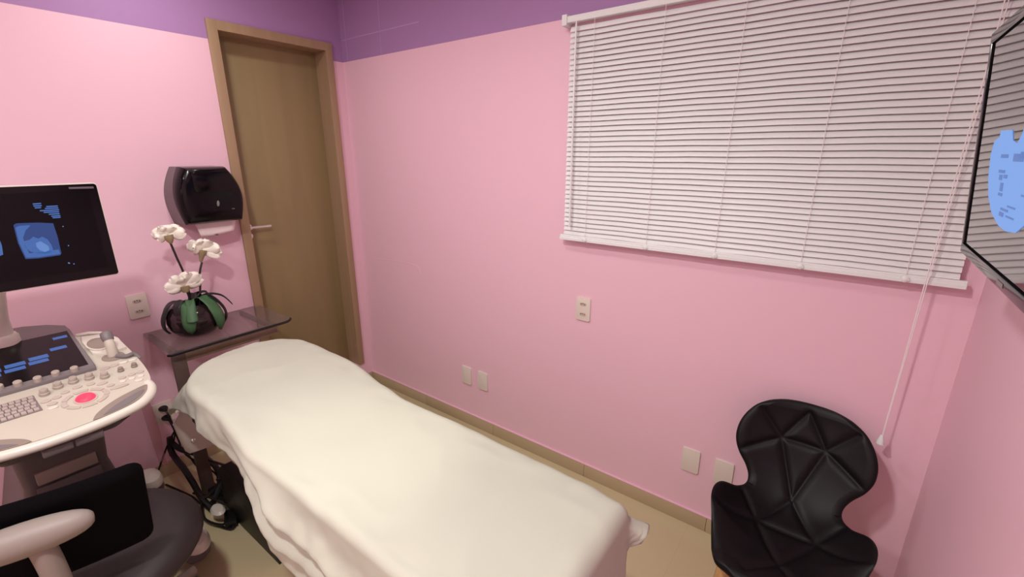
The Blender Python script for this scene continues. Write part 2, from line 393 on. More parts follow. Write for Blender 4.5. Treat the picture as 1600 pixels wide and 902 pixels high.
# ------------------------------------------------------------ television on the right wall
TY0, TY1 = -.50, -1.23
tx_t, tx_b, tz_t, tz_b = 2.937, 2.982, 1.927, 1.482
tv = thing('television', 'black flat television on the right wall showing a blue scan', 'television', (3.05, -.86, 1.48))
Uv = Vector((tx_t-tx_b, 0, tz_t-tz_b)); TH = Uv.length; Uv.normalize(); Xv = Vector((0, -1, 0)); 
tm = frame_mt((tx_b, TY0, tz_b), Xv, Uv)      # local x along -y (away from corner), y up, z = x cross y
TW = TY0-TY1
nz = (tm.to_3x3() @ Vector((0, 0, 1)))
sgn = 1 if nz.x < 0 else -1                    # screen normal must look into the room (-x)
def T(x, y, z): return tm @ Vector((x, y, z*sgn))
def tvbox(lo, hi, bev=0):
    c = [(a+b)/2 for a, b in zip(lo, hi)]; s = [abs(a-b) for a, b in zip(lo, hi)]
    bm = NB(); box(bm, (0, 0, 0), s, bev)
    bmesh.ops.transform(bm, matrix=tm @ Matrix.Translation((c[0], c[1], c[2]*sgn)), verts=bm.verts); return bm
obj('casing', tvbox((0, 0, -.045), (TW, TH, -.004), .003), M_TVBEZ, tv)
b1 = merge(tvbox((0, 0, -.004), (TW, .020, .003), .001), tvbox((0, TH-.020, -.004), (TW, TH, .003), .001), tvbox((0, .020, -.004), (.012, TH-.020, .003), .001), tvbox((TW-.012, .02, -.004), (TW, TH-.02, .003), .001))
obj('bezel', b1, M_TVBEZ, tv)
M_BLK = mat('matt_black', (4, 3, 5), .9, spec=.05)
b2 = merge(tvbox((.012, .020, -.004), (TW-.012, .0235, .0005)), tvbox((.012, TH-.0235, -.004), (TW-.012, TH-.02, .0005)), tvbox((.012, .0235, -.004), (.030, TH-.0235, .0008)))
obj('screen_border', b2, M_BLK, tv)
scr = obj('screen', tvbox((.030, .0235, -.004), (TW-.014, TH-.0235, 0)), M_TVREFL, tv)
def tvshape(outl, z, m, name, par):
    bm = shape(outl, .0006, tm @ Matrix.Translation((0, 0, z*sgn - (0.0006 if sgn < 0 else 0))))
    return obj(name, bm, m, par)
blob = [(.147, .211), (.157, .167), (.18, .136), (.226, .109), (.286, .094), (.343, .090), (.40, .095), (.46, .12), (.50, .16), (.51, .21), (.48, .245), (.43, .262), (.385, .268), (.36, .26), (.344, .24), (.326, .228), (.295, .233), (.281, .25), (.2, .252), (.198, .241), (.162, .235)]
im = tvshape(blob, .0003, M_TVBLUE, 'scan_image', scr)
bars = [(.235, .180, .045, .005), (.245, .168, .022, .009), (.275, .172, .025, .006), (.262, .150, .020, .014), (.256, .142, .03, .005), (.29, .120, .05, .004), (.285, .110, .03, .007), (.33, .128, .05, .003), (.33, .112, .05, .003), (.235, .205, .05, .006), (.32, .200, .06, .012), (.36, .205, .05, .010), (.40, .15, .05, .003)]
for x, y, a, b in bars: obj('scan_detail', shape([(x, y), (x+a, y), (x+a, y+b), (x, y+b)], .0004, tm @ Matrix.Translation((0, 0, .0011*sgn - (.0004 if sgn < 0 else 0)))), M_TVBLUED, im)
obj('wall_mount', merge(tvbox((.26, .12, -.075), (.46, .32, -.045), .003), (lambda b: (box2(b, (3.02, -.90, 1.62), (XR, -.82, 1.78), .003), b)[1])(NB())), M_BLACKM, tv)
tvm = shape([(.355, .006), (.395, .006), (.395, .013), (.355, .013)], .0006, tm @ Matrix.Translation((0, 0, .0034*sgn)))
obj('badge', tvm, M_GREYP, tv)

# ------------------------------------------------------------ paper towel dispenser on left wall
dp = thing('paper_towel_dispenser', 'glossy black paper towel dispenser on the pink wall by the door', 'dispenser', (0, -.95, 1.345))
def disp_outline(y0, y1, z0, z1, n=24, bulge=.022):
    # straight top and bottom, bowed right and left sides (local x = y, local y = z)
    o = []
    for i in range(n+1):
        t = i/n; a = math.sin(t*PI); o.append((y1 + bulge*a*1.0 - .012*(1-a)*(t > .5) - .028*(t**3) + 0, z0 + (z1-z0)*t))
    for i in range(n+1):
        t = 1-i/n; a = math.sin(t*PI); o.append((y0 - bulge*a + .028*(t**3), z0 + (z1-z0)*t))
    return o
dz0, dz1 = 1.350, 1.632
def disp_section(x):
    """half outline shrinks toward the front; returns y0,y1,z0,z1"""
    t = x/.185
    return (-1.085+.004*t, -.825-.0*t+.0, dz0+.012*t, dz1-.002*t)
bm = NB(); rings = []
xs = [0, .05, .10, .125, .13]
def ring_at(x, inset=0, sl=0):
    y0, y1, z0, z1 = disp_section(x)
    return [bm.verts.new((x + sl*(1-(b-dz0)/(dz1-dz0)), a, b)) for a, b in disp_outline(y0+inset, y1-inset, z0+inset, z1-inset)]
def loft(rs, cap=True):
    for a, b in zip(rs, rs[1:]):
        n = len(a)
        for k in range(n): bm.faces.new((a[k], a[(k+1) % n], b[(k+1) % n], b[k]))
    if cap: bm.faces.new(rs[0]); bm.faces.new(list(reversed(rs[-1])))
loft([ring_at(0), ring_at(.05), ring_at(.092, 0, .058)]); obj('back_housing', bm, M_GREYD, dp)
bm = NB(); 
rs = []
for x, ins, sl in ((.092, -.001, .058), (.130, -.001, .026), (.166, .003, .004), (.180, .012, 0), (.186, .03, 0), (.188, .06, 0)):
    rs.append(ring_at(x, ins, sl))
loft(rs); obj('front_cover', bm, M_GLOSSB, dp)
obj('top_panel', shape(rrect(.175, .10, .02), .005, on_left(.186, -.945, 1.560), .003), M_GLOSSB, dp)
obj('sight_window', shape(ell(.006, .015, 20, 0, 0, -.15), .003, on_left(.187, -.938, 1.452), .001), M_LENS, dp)
obj('lock', shape(rrect(.014, .004, .0015), .003, on_left(.188, -.872, 1.420)), M_GREYD, dp)
bm = NB()
def fpap(u, v): return (.10+.03*math.sin(v*1.5)-.02*v, -1.035+.20*u + (.02*v if u < .5 else -.02*v), 1.368-.085*v-.006*math.sin(u*PI)*v + .012*u*v)
grid(bm, fpap, 10, 6); obj('paper_sheet', bm, M_PAPER, dp, solid=.001)

# ------------------------------------------------------------ console shelf
sh = thing('console_shelf', 'narrow smoked glass topped console against the pink wall beside the door', 'console table', (.2, -1.05, 0))
def top_outline():
    o = [(.002, -1.318), (.405, -1.335)]
    for i in range(7):
        a = -PI/2 + i/6*PI/2 + 0.0; 
        o.append((.375+.045*math.cos(a)-.0, -.795+.045+.045*math.sin(a)))
    o = [(.002, -1.318), (.395, -1.335), (.407, -1.326)] + [(.352+.055*math.cos(a), -.805+.055*math.sin(a)) for a in (0, .3, .6, .9, 1.2, PI/2)] + [(.002, -.752)]
    return o
bm = NB(); a = top_outline()
lo = [bm.verts.new((x, y, .812)) for x, y in a]; hi = [bm.verts.new((x, y, .822)) for x, y in a]
bm.faces.new(list(reversed(lo))); bm.faces.new(hi)
for k in range(len(a)): bm.faces.new((lo[k], lo[(k+1) % len(a)], hi[(k+1) % len(a)], hi[k]))
gl = obj('glass_top', bm, M_GLASS, sh, smooth=30)
bm = NB(); ee = [Vector((x+.002, y, .817)) for x, y in a[1:-2]]
tube(bm, ee, .0068, 8); obj('glass_edge', bm, M_GLASSE, gl)
bm = NB(); box2(bm, (.352, -1.300, .752), (.370, -.83, .811), .002); obj('front_rail', bm, M_SHELFW, sh)
bm = NB(); box2(bm, (.352, -1.318, 0.0), (.372, -1.262, .811), .002); obj('post', bm, M_POST, sh)
for y0_, z0_ in ((-1.300, .775), (-.86, .785)):
    bm = NB(); box2(bm, (0, y0_, z0_), (.352, y0_+.015, .811), .001); obj('side_rail', bm, M_SHELFW, sh)

# ------------------------------------------------------------ vase with orchids
VX, VY, VZ = .200, -1.143, .8232
vs = thing('flower_vase', 'round dark brown vase of white artificial flowers on the glass console', 'vase', (VX, VY, VZ))
VS = 1.0
prof = [(0, 0), (.070, 0), (.085, .008), (.108, .035), (.120, .075), (.116, .112), (.098, .142), (.075, .156), (.070, .152), (.090, .135), (.106, .105), (.108, .075), (.095, .035), (.06, .014), (0, .012)]
bm = NB(); lathe(bm, prof, 36, Matrix.Translation((VX, VY, VZ))); obj('bowl', bm, M_VASE, vs)
def strap(name, az, w_, reach, drop, m, twist=0, top=.17, pinch=1, inner=.0, tipw=.25, lift=.02):
    """broad strap leaf leaving the mouth of the bowl and hanging over its side; az from +x towards +y"""
    d = Vector((math.cos(az), math.sin(az), 0)); s = Vector((-d.y, d.x, 0)); c0 = Vector((VX, VY, VZ))
    path = smooth_path([c0+d*(inner)+Vector((0, 0, top-.03)), c0+d*(.05)+Vector((0, 0, top+lift)), c0+d*(.100)+Vector((0, 0, top-.005)), c0+d*(reach)+Vector((0, 0, top-.06)), c0+d*(reach+.004)+Vector((0, 0, top-.06-drop*.6)), c0+d*(reach-.016)+Vector((0, 0, top-.06-drop))], 5)
    n = len(path)-1
    def f(u, v):
        i = min(int(u*n), n); p = path[i]
        ww = w_*(.45+.55*math.sin(min(u*1.5, 1)*PI/2)) * (1 if u < .6 else max(0.02, 1-((u-.6)/.4)**2.2*(1-tipw*0)))
        a = (v-.5)*2
        return p + s*(a*ww/2 + twist*u*u) - d*(.010*a*a)*(u > .3) + Vector((0, 0, .006*abs(a)*(u < .5)))
    bm = NB(); grid(bm, f, n, 6); return obj(name, bm, m, vs, solid=.0016, smooth=60)
strap('leaf', -.50, .058, .134, .080, M_LEAF, twist=.0, lift=.0)
strap('leaf', -.38, .046, .146, .020, M_LEAF, lift=.012)
strap('leaf', .50, .066, .136, .098, M_LEAF, twist=.02, lift=.016)
strap('leaf', 1.25, .060, .134, .090, M_LEAFD, lift=.03)
strap('leaf', -1.62, .060, .134, .085, M_LEAFD, lift=0)
strap('leaf', -1.0, .045, .110, .0, M_LEAFD, lift=.012)
strap('leaf', 2.6, .06, .125, .05, M_LEAFD, lift=.02)
def outward_leaf(az, l_, h_, m):
    d = Vector((math.cos(az), math.sin(az), 0)); s = Vector((-d.y, d.x, 0)); c0 = Vector((VX, VY, VZ+.15))
    path = smooth_path([c0, c0+d*l_*.35+Vector((0, 0, h_)), c0+d*l_*.75+Vector((0, 0, h_*.6)), c0+d*l_+Vector((0, 0, -h_))], 5); n = len(path)-1
    def f(u, v):
        p = path[min(int(u*n), n)]; a = (v-.5)*2; ww = .03*math.sin(min(1, .15+u*.85)*PI)**.6+.002
        return p + s*a*ww/2*1.0 + Vector((0, 0, .006*abs(a)))
    bm = NB(); grid(bm, f, n, 4); obj('leaf', bm, m, vs, solid=.0016, smooth=60)
outward_leaf(1.2, .17, .035, M_LEAFD); outward_leaf(.9, .13, .03, M_LEAFD)
def stem(pts, r=.005):
    bm = NB(); tube(bm, smooth_path(pts, 5), r, 8); obj('stem', bm, M_STEM, vs)
F1 = Vector((.20, -1.180, 1.325)); F2 = Vector((.20, -1.052, 1.232)); F3 = Vector((.235, -1.168, 1.078))
stem([(VX-.01, VY-.0, VZ+.10), (.195, -1.145, 1.10), (.197, -1.165, 1.22), F1-Vector((0, 0, .02))])
stem([(VX+.01, VY+.02, VZ+.10), (.205, -1.095, 1.05), (.205, -1.085, 1.12), F2-Vector((0, .012, .06))])
stem([(VX+.02, VY-.01, VZ+.10), (.22, -1.155, 1.02), F3-Vector((0, 0, .01))])
def blossom(c, specs, calyx_dir, seed, cal=.05):
    random.seed(seed)
    bm = NB()
    for (dy, dz, l_, wd) in specs:                       # petals fan mostly in the plane facing the room
        d = Vector((random.uniform(-.15, .45), dy, dz)).normalized()
        s = d.cross(Vector((1, .1, .1))).normalized(); nrm = s.cross(d).normalized()
        ph = random.uniform(0, 6)
        def f(u, v, d=d, s=s, nrm=nrm, l_=l_, wd=wd, ph=ph):
            a = (v-.5)*2
            ww = wd*1.35*(math.sin(min(1, u*.97+.02)*PI)**.55)*(.55+.55*u)
            ruf = .003*math.sin(a*5+ph)*u + .002*math.sin(u*9+ph)
            return c + d*(u*l_ + .004*math.sin(a*7+ph)*u) + s*a*ww/2 + nrm*(.018*u*u - .012*a*a + ruf)
        grid(bm, f, 9, 8)
    b = obj('blossom', bm, M_PETAL, vs, solid=.0012, smooth=60)
    cd = Vector(calyx_dir).normalized(); r = Vector((0, 0, 1)).rotation_difference(-cd).to_matrix().to_4x4()
    bm = NB(); lathe(bm, [(0, 0), (.020, .0), (.020, .012), (.013, .03), (.006, cal), (0, cal+.003)], 10, Matrix.Translation(c+Vector((0, 0, .0))) @ Matrix.Rotation(0, 4, 'X') @ Vector((0, 0, 1)).rotation_difference(cd).to_matrix().to_4x4())
    obj('calyx', bm, M_CALYX, b)
blossom(F1+Vector((.0, 0, .0)), [(-1, .35, .065, .05), (-.7, .75, .058, .05), (-1, -.15, .055, .045), (.1, 1, .042, .05), (.85, .55, .062, .052), (1, .12, .070, .055), (.4, .8, .052, .05), (-.4, .9, .05, .045), (.9, -.1, .05, .03)], (.15, .10, -1), 3, .04)
blossom(F2, [(-1, .75, .085, .05), (-.8, .3, .06, .05), (-.2, 1, .058, .05), (.25, 1, .055, .05), (.6, .8, .065, .05), (1, .1, .075, .055), (1, -.35, .085, .045), (1, -.7, .078, .035), (.1, .4, .04, .04)], (-.1, -.25, -1), 5, .06)
blossom(F3, [(-1, .1, .085, .05), (-1, -.12, .075, .045), (-.7, .7, .070, .05), (-.2, 1, .06, .05), (.25, 1, .075, .055), (.8, .6, .085, .055), (1, .25, .080, .055), (.5, .1, .05, .05), (-.4, -.05, .05, .05)], (0, .0, -1), 8, .03)

# ------------------------------------------------------------ examination bed
bd = thing('examination_bed', 'examination bed with black slanted legs standing under the white sheet', 'bed', (1.5, -1.15, 0))
BXa, BXb, BYa, BYb = .585, 2.420, -1.420, -.880
def topz(x): 
    t = max(0, min(1, (1.50-x)/.42)); t = t*t*(3-2*t)
    h_ = max(0, min(1, (.80-x)/.25))
    return .768+.070*t-.012*h_*h_
RC = .20
def rr_dist(x, y):
    """signed distance, nearest point and outward normal for the rounded rectangle of the bed top"""
    cx, cy = (BXa+BXb)/2, (BYa+BYb)/2; hx_, hy_ = (BXb-BXa)/2, (BYb-BYa)/2
    r = (.32 if y < cy else .20) if x < cx else .035
    px_, py_ = x-cx, y-cy; qx, qy = abs(px_)-(hx_-r), abs(py_)-(hy_-r)
    if qx > 0 and qy > 0:
        l = math.hypot(qx, qy); n = Vector((math.copysign(qx/l, px_), math.copysign(qy/l, py_), 0)); d = l-r
    elif qx > qy: n = Vector((math.copysign(1, px_), 0, 0)); d = qx-r
    else: n = Vector((0, math.copysign(1, py_), 0)); d = qy-r
    return d, Vector((x, y, 0))-n*d, n
def slab(z_top_off, z_bot_off, x0, x1, inset, n=30, m=12):
    bm = NB()
    def f(k):
        def g(u, v):
            x = x0+(x1-x0)*u; y = BYa+inset+(BYb-BYa-2*inset)*v
            d, p, nn = rr_dist(x, y)
            if d > -.035: q = Vector((x, y, 0)) - nn*(d+.035); x, y = q.x, q.y
            return (x, y, topz(x)+k)
        return g
    A = grid(bm, f(z_top_off), n, m); B = grid(bm, f(z_bot_off), n, m)
    bd_ = [(i, 0) for i in range(n)] + [(n, j) for j in range(m)] + [(i, m) for i in range(n, 0, -1)] + [(0, j) for j in range(m, 0, -1)]
    for (i, j), (i2, j2) in zip(bd_, bd_[1:]+bd_[:1]): bm.faces.new((A[i][j], A[i2][j2], B[i2][j2], B[i][j]))
    return bm
obj('mattress', slab(-.012, -.075, 1.08, BXb-.015, .02), M_MATT, bd)
obj('headrest', slab(-.012, -.065, BXa+.06, 1.07, .035), M_MATT, bd)
bm = NB(); 
for y in (BYa+.05, BYb-.05): box2(bm, (.72, y-.015, .625), (BXb-.05, y+.015, .685), .003)
for x in (1.10, 2.34, .735): box2(bm, (x-.015, BYa+.05, .63), (x+.015, BYb-.05, .68), .003)
obj('frame', bm, M_BLACKM, bd)
def bed_leg(xt, xb, y, wt=.15, wb=.03):
    bm = NB(); z1 = .66
    n = 6
    for s in range(1):
        o = [(xt-wt*.35, z1), (xt+wt*.65, z1), (xb+wb/2, 0), (xb-wb/2, 0)]
        a = [bm.verts.new((x, y-.018, z)) for x, z in o]; b = [bm.verts.new((x, y+.018, z)) for x, z in o]
        bm.faces.new(a); bm.faces.new(list(reversed(b)))
        for k in range(4): bm.faces.new((a[k], b[k], b[(k+1) % 4], a[(k+1) % 4]))
    bmesh.ops.bevel(bm, geom=bm.edges[:], offset=.003, segments=2, affect='EDGES')
    obj('leg', bm, M_BLACKM, bd)
for y in (-1.27, -1.0): bed_leg(2.25, 2.05, y)
for y in (-1.285, -1.015):
    o = [(.535, 0), (.55, .25), (.60, .29), (.82, .285), (.875, .17), (1.03, .045), (1.055, .0)]
    obj('foot', shape(o, .045, frame_mt((0, y+.045, 0), (1, 0, 0), (0, 0, 1)), .003), M_BLACKM, bd)
bm = NB(); box2(bm, (.62, -1.24, .20), (.80, -1.06, .28), .004); tube(bm, [(.76, -1.15, .26), (1.02, -1.15, .67)], .055, 16, (1, 1.3)); obj('base_column', bm, M_BLACKM, bd)
bm = NB(); tube(bm, [(.36, -1.262, .20), (.60, -1.262, .275)], .006, 8); tube(bm, [(.42, -1.262, .11), (.60, -1.262, .19)], .006, 8)
obj('brace', bm, M_BLACKM, bd)
# pale side plate with a small adjusting knob under the head end
bm = shape([(-1.402, .535), (-1.392, .455), (-1.380, .385), (-1.366, .365), (-1.29, .355), (-1.24, .365), (-1.24, .60), (-1.36, .60), (-1.372, .568)], .008, frame_mt((.50, 0, 0), (0, 1, 0), (0, 0, 1)), .002)
pl = obj('head_bracket', bm, M_MATT, bd)
bm = NB(); lathe(bm, [(0, 0), (.010, 0), (.010, .008), (.006, .012), (0, .012)], 14, frame_mt((.508, -1.345, .425), (0, 1, 0), (0, 0, 1))); obj('knob', bm, M_CHROME, pl)
bm = NB(); box2(bm, (.500, -1.385, .585), (.515, -1.355, .603), .002); obj('catch', bm, M_WHITEP, pl)
bm = NB(); tube(bm, [(.505, -1.30, .55), (.75, -1.30, .66)], .010, 8); obj('bracket_arm', bm, M_BLACKM, bd)

# sheet draped over the bed
def sheet_point(a, b):
    """sheet plan coordinates -> draped position"""
    d, p, n = rr_dist(a, b)
    z0 = topz(max(BXa, min(BXb, a if d <= 0 else p.x)))
    wr = noise.noise(Vector((a*3.0, b*4.5, 1.3)))*.006 + noise.noise(Vector((a*9, b*7, 4.1)))*.0022
    rd = 1-abs(noise.noise(Vector((a*3.3+b*1.7, b*3.1-a*.9, 9.2))))*2.2; wr += .0035*max(0, rd)**3
    eg = max(0, 1-abs(d+.02)/.06); wr += .012*eg*noise.noise(Vector((a*11, b*11, 2.2)))
    R = .028 + .022*max(0, min(1, (p.x-2.3)/.1))
    if d <= -R:
        return Vector((a, b, z0 + wr))
    s = d+R
    arc = R*PI/2
    head = max(0, min(1, (1.0-a)/.45)); near = 1 if b < (BYa+BYb)/2 else 0
    if s < arc:
        t = s/R; off = -R+R*math.sin(t); z = z0-R*(1-math.cos(t)); q = 0
    else:
        q = s-arc; off = 0; z = z0-R
    corner = abs(n.x*n.y)*2
    fold = noise.noise(Vector((p.x*5.5+n.x*2, p.y*6+n.y*2, q*2.0+7)))
    fold2 = math.sin((p.x+.9*q)*13+2.2*noise.noise(Vector((p.x*2, q*3, 0))))
    cor_h = corner if p.x < 1 else 0; cor_f = corner if p.x > 2 else 0
    phi = .10 + .60*cor_h*near + .85*cor_f + .25*(n.x < -.9) + .12*(n.x > .9)*min(1, q*8)
    fl = .012*min(1, q*12)
    off += q*math.sin(phi); z -= q*math.cos(phi)
    off += fold*min(1, q*6)*.026 + .006*min(1, q*10)*noise.noise(Vector((p.x*19, q*22, n.x*3+5))) + .002*min(1, q*14)*noise.noise(Vector((p.x*40, q*30, n.x*3+1))) + .8*fl*(fold2 if abs(n.y) > .5 else fold)
    # swag folds running down along the near side
    if near and abs(n.y) > .5:
        for q0, k_, am in ((.055, .20, .030), (.15, .16, .022)):
            ln = q-(q0+k_*(p.x-1.35)+.012*math.sin(p.x*17)); f_ = max(0, min(1, (p.x-1.15)*5))
            st = 1/(1+math.exp(-ln/.006))
            off += am*f_*(math.exp(-(ln/.05)**2)*(1-st) - .35*st*math.exp(-(ln/.06)**2))
    out = p + n*off; out.z = z + wr*.6
    out.z += .10*corner*q*0
    return out
bm = NB()
def hem_near(x):      # how far the sheet reaches below the near edge
    pts = [(.20, .055), (.55, .06), (.78, .10), (.95, .12), (1.18, .12), (1.31, .15), (1.43, .22), (1.50, .28), (1.65, .32), (2.0, .40), (2.9, .42)]
    for (x0, a0), (x1, a1) in zip(pts, pts[1:]):
        if x <= x1: t = max(0, (x-x0)/(x1-x0)); return a0+(a1-a0)*t
    return pts[-1][1]
NXs, NYs = 190, 110
def fs(u, v):
    a0, a1 = BXa-.16, BXb+.52
    a = a0+(a1-a0)*u
    hn = hem_near(a)
    b0 = BYa-hn + .012*math.sin(a*9); b1 = BYb+.075 + .010*math.sin(a*11+1)+.02*noise.noise(Vector((a*2, 0, 3)))
    t_ = max(0, min(1, (a-BXb-.03)/.05)); b1 -= .085*t_ + .55*max(0, a-BXb-.05)
    b = b0+(b1-b0)*v
    ah = BXa - .03 - .36*max(0, min(.34, -1.13-b)); a = ah+(a1-ah)*u
    return sheet_point(a, b)
grid(bm, fs, NXs, NYs)
sheet = obj('bed_sheet', bm, M_SHEET, None, smooth=180, solid=.0015)
tag(sheet, 'white disposable sheet draped over the examination bed', 'bed sheet')

# ------------------------------------------------------------ butterfly chair (black, quilted)
CX = 2.772
ch = thing('quilted_chair', 'black quilted leatherette chair with wooden legs in front of the pink wall', 'chair', (CX, -.35, 0))
prof_c = [(-.075, .812), (-.085, .76), (-.105, .70), (-.135, .63), (-.170, .565), (-.215, .505), (-.270, .462), (-.34, .440), (-.42, .432), (-.50, .436), (-.57, .446), (-.625, .450), (-.655, .438)]
PC = smooth_path([(0, y, z) for y, z in prof_c], 8)
acc = [0]
for p0, p1 in zip(PC, PC[1:]): acc.append(acc[-1]+(p1-p0).length)
LT = acc[-1]
def cpt(s):
    s = max(0, min(LT, s))
    for i in range(len(acc)-1):
        if s <= acc[i+1]:
            t = (s-acc[i])/(acc[i+1]-acc[i]); p = PC[i].lerp(PC[i+1], t); tg = (PC[i+1]-PC[i]).normalized(); return p, tg
    return PC[-1], (PC[-1]-PC[-2]).normalized()
LW = .365   # arc length at the waist
def halfw(s):
    if s <= 0 or s >= LT: return 0
    for (a0, w0), (a1, w1) in zip(HWP, HWP[1:]):
        if s <= a1: return w0+(w1-w0)*((s-a0)/(a1-a0) if a1 > a0 else 0)
    return 0
_hp = [(.0, .0), (.0012, .035), (.004, .068), (.010, .103), (.022, .138), (.045, .172), (.085, .200), (.13, .214), (.18, .213), (.235, .193), (.29, .163), (.335, .147), (.375, .150), (.42, .176), (.47, .212), (.53, .231), (.59, .229), (.64, .211), (LT-.045, .172), (LT-.022, .138), (LT-.010, .103), (LT-.004, .068), (LT-.0012, .035), (LT, 0)]
HWP = [(p.x, max(0, p.y)) for p in smooth_path([(a_, b_, 0) for a_, b_ in _hp], 8)]
SE = []
def seg(*pts):
    for a, b in zip(pts, pts[1:]): SE.append((Vector(a), Vector(b)))
A_, B_ = (-.070, .150), (.070, .150)
seg(A_, B_); seg(A_, (0, .03)); seg((0, .03), B_); seg(A_, (-.215, .235)); seg(A_, (-.15, .05)); seg(A_, (0, .362)); seg(B_, (0, .362)); seg(B_, (.15, .05)); seg(B_, (.215, .235))
C_, D_ = (-.090, .500), (.090, .500)
seg(C_, D_); seg(C_, (0, .362)); seg(D_, (0, .362)); seg(C_, (-.16, .41)); seg(D_, (.16, .41)); seg(C_, (-.225, .60)); seg(D_, (.225, .60)); seg(C_, (0, .66)); seg(D_, (0, .66)); seg((0, .66), (-.08, .75)); seg((0, .66), (.08, .75))
def sdist(p):
    m = 9
    for a, b in SE:
        ab = b-a; t = max(0, min(1, (p-a).dot(ab)/ab.length_squared)); m = min(m, (a+ab*t-p).length)
    return m
def shell(s0, s1, nu=84, ns=84):
    bm = NB(); F = []; B = []
    for i in range(ns+1):
        s = s0+(s1-s0)*i/ns
        if s0 == 0: s = s1*(i/ns)**1.5
        if s1 == LT: s = LT-(LT-s0)*(1-i/ns)**1.5
        p, tg = cpt(s); nr = Vector((0, -tg.z, tg.y))                 # candidate normal
        if nr.dot(Vector((0, -1, 1))) < 0: nr = -nr
        hw = halfw(s); rf, rb = [], []
        tb = max(0, min(1, (s-.20)/.30)); tb = tb*tb*(3-2*tb)       # 0 = back, 1 = seat
        for j in range(nu+1):
            u = -1+2*j/nu
            x = u*hw
            cup_b = Vector((0, -1, 0))*(1.15*x*x)*(1-tb)
            cup_s = Vector((0, 0, 1))*(2.6*max(0, abs(x)-.04)**2 * (1.0 if s < .60 else max(.1, 1-(s-.60)*7)) )*tb*1.25
            q = p + cup_b + cup_s; q.x = CX+x
            de = min(hw-abs(x), s*1.0+.0, LT-s)                      # distance to rim
            if s0 > 0: de = min(hw-abs(x), LT-s)
            if s1 < LT: de = min(hw-abs(x), s)
            rim = math.sqrt(max(0, 1-(1-min(1, de/.022))**2))
            ds = sdist(Vector((x, s)))
            puff = (.0070*(1-math.exp(-(ds/.014)**2))-.0035*math.exp(-(ds/.004)**2))*min(1, de/.03)
            rf.append(bm.verts.new(q+nr*((.010+puff)*rim))); rb.append(bm.verts.new(q-nr*(.016*rim)))
        F.append(rf); B.append(rb)
    for i in range(ns):
        for j in range(nu):
            bm.faces.new((F[i][j], F[i+1][j], F[i+1][j+1], F[i][j+1])); bm.faces.new((B[i][j+1], B[i+1][j+1], B[i+1][j], B[i][j]))
    for i in range(ns):
        bm.faces.new((F[i][0], B[i][0], B[i+1][0], F[i+1][0])); bm.faces.new((F[i+1][nu], B[i+1][nu], B[i][nu], F[i][nu]))
    for i in (0, ns):
        for j in range(nu):
            bm.faces.new((F[i][j], F[i][j+1], B[i][j+1], B[i][j]))
    bmesh.ops.remove_doubles(bm, verts=bm.verts, dist=.00005)
    return bm
obj('backrest', shell(0, LW), M_LEATH, ch, smooth=80)
obj('seat', shell(LW, LT), M_LEATH, ch, smooth=80)
bm = NB(); box(bm, (CX, -.42, .406), (.30, .26, .014), .004)
for sx in (-1, 1): tube(bm, [(CX+sx*.09, -.30, .41), (CX+sx*.09, -.52, .41)], .008, 8)
tube(bm, [(CX-.135, -.25, .27), (CX+.135, -.56, .27)], .005, 8); tube(bm, [(CX+.135, -.25, .27), (CX-.135, -.56, .27)], .005, 8)
obj('under_frame', bm, M_BLACKM, ch)
for sx in (-1, 1):
    for yt, yb in ((-.315, -.205), (-.525, -.62)):
        bm = NB(); tube(bm, [(CX+sx*.135, yt, .404), (CX+sx*.165, (yt+yb)/2, .2), (CX+sx*.195, yb, .0)], [.023, .019, .012], 14); obj('leg', bm, M_LEGWOOD, ch)
        
# ------------------------------------------------------------ ultrasound machine
MY = -1.765
um = thing('ultrasound_machine', 'cream ultrasound machine with monitor and control panel at the left edge', 'ultrasound machine', (.5, MY, 0))
KX, K0, XF = .20, .90, .90
def PZ(x): return K0 + KX*(XF-x)
un = Vector((KX, 0, 1)).normalized()
pm = frame_mt((0, 0, K0+KX*XF), (0, 1, 0), Vector((-1, 0, KX)))    # local x = world y ; local y = up-slope (away from operator)
pn = pm.to_3x3() @ Vector((0, 0, 1))
if pn.z < 0: raise Exception('panel normal')
CL = math.hypot(1, KX)
def PL(x, y): return (y, -x*CL)        # world (x,y) on the panel plane -> local outline coordinates
def slabm(worldpts, z0, z1, bev=0):
    return shape([PL(x, y) for x, y in worldpts], z1-z0, pm @ Matrix.Translation((0, 0, z0)), bev)
# control deck outline (right half mirrored about MY)
half = [(.40, 0), (.395, .12), (.405, .21), (.430, .245), (.50, .262), (.60, .268), (.72, .270), (.80, .265), (.86, .250), (.915, .218), (.945, .16), (.962, .08), (.967, 0)]
def mirrored(h): 
    return [(x, MY+y) for x, y in h] + [(x, MY-y) for x, y in reversed(h[1:-1])]
def spl(h): return [(p.x, p.y) for p in smooth_path([(x, y, 0) for x, y in h], 4)]
obj('control_deck', slabm(mirrored(spl(half)), -.035, 0, .008), M_CREAM, um)
# rounded front handle rail running round the deck
rail_h = [(.845, .246), (.875, .246), (.915, .228), (.948, .192), (.966, .14), (.978, .07), (.981, 0)]
rp = [(x, MY+y) for x, y in rail_h] + [(x, MY-y) for x, y in reversed(rail_h[:-1])]
bm = NB(); tube(bm, [pm @ Vector((*PL(x, y), -.010)) for x, y in [(p.x, p.y) for p in smooth_path([(x, y, 0) for x, y in rp], 5)]], .0155, 14); obj('front_rail', bm, M_CREAMB, um)
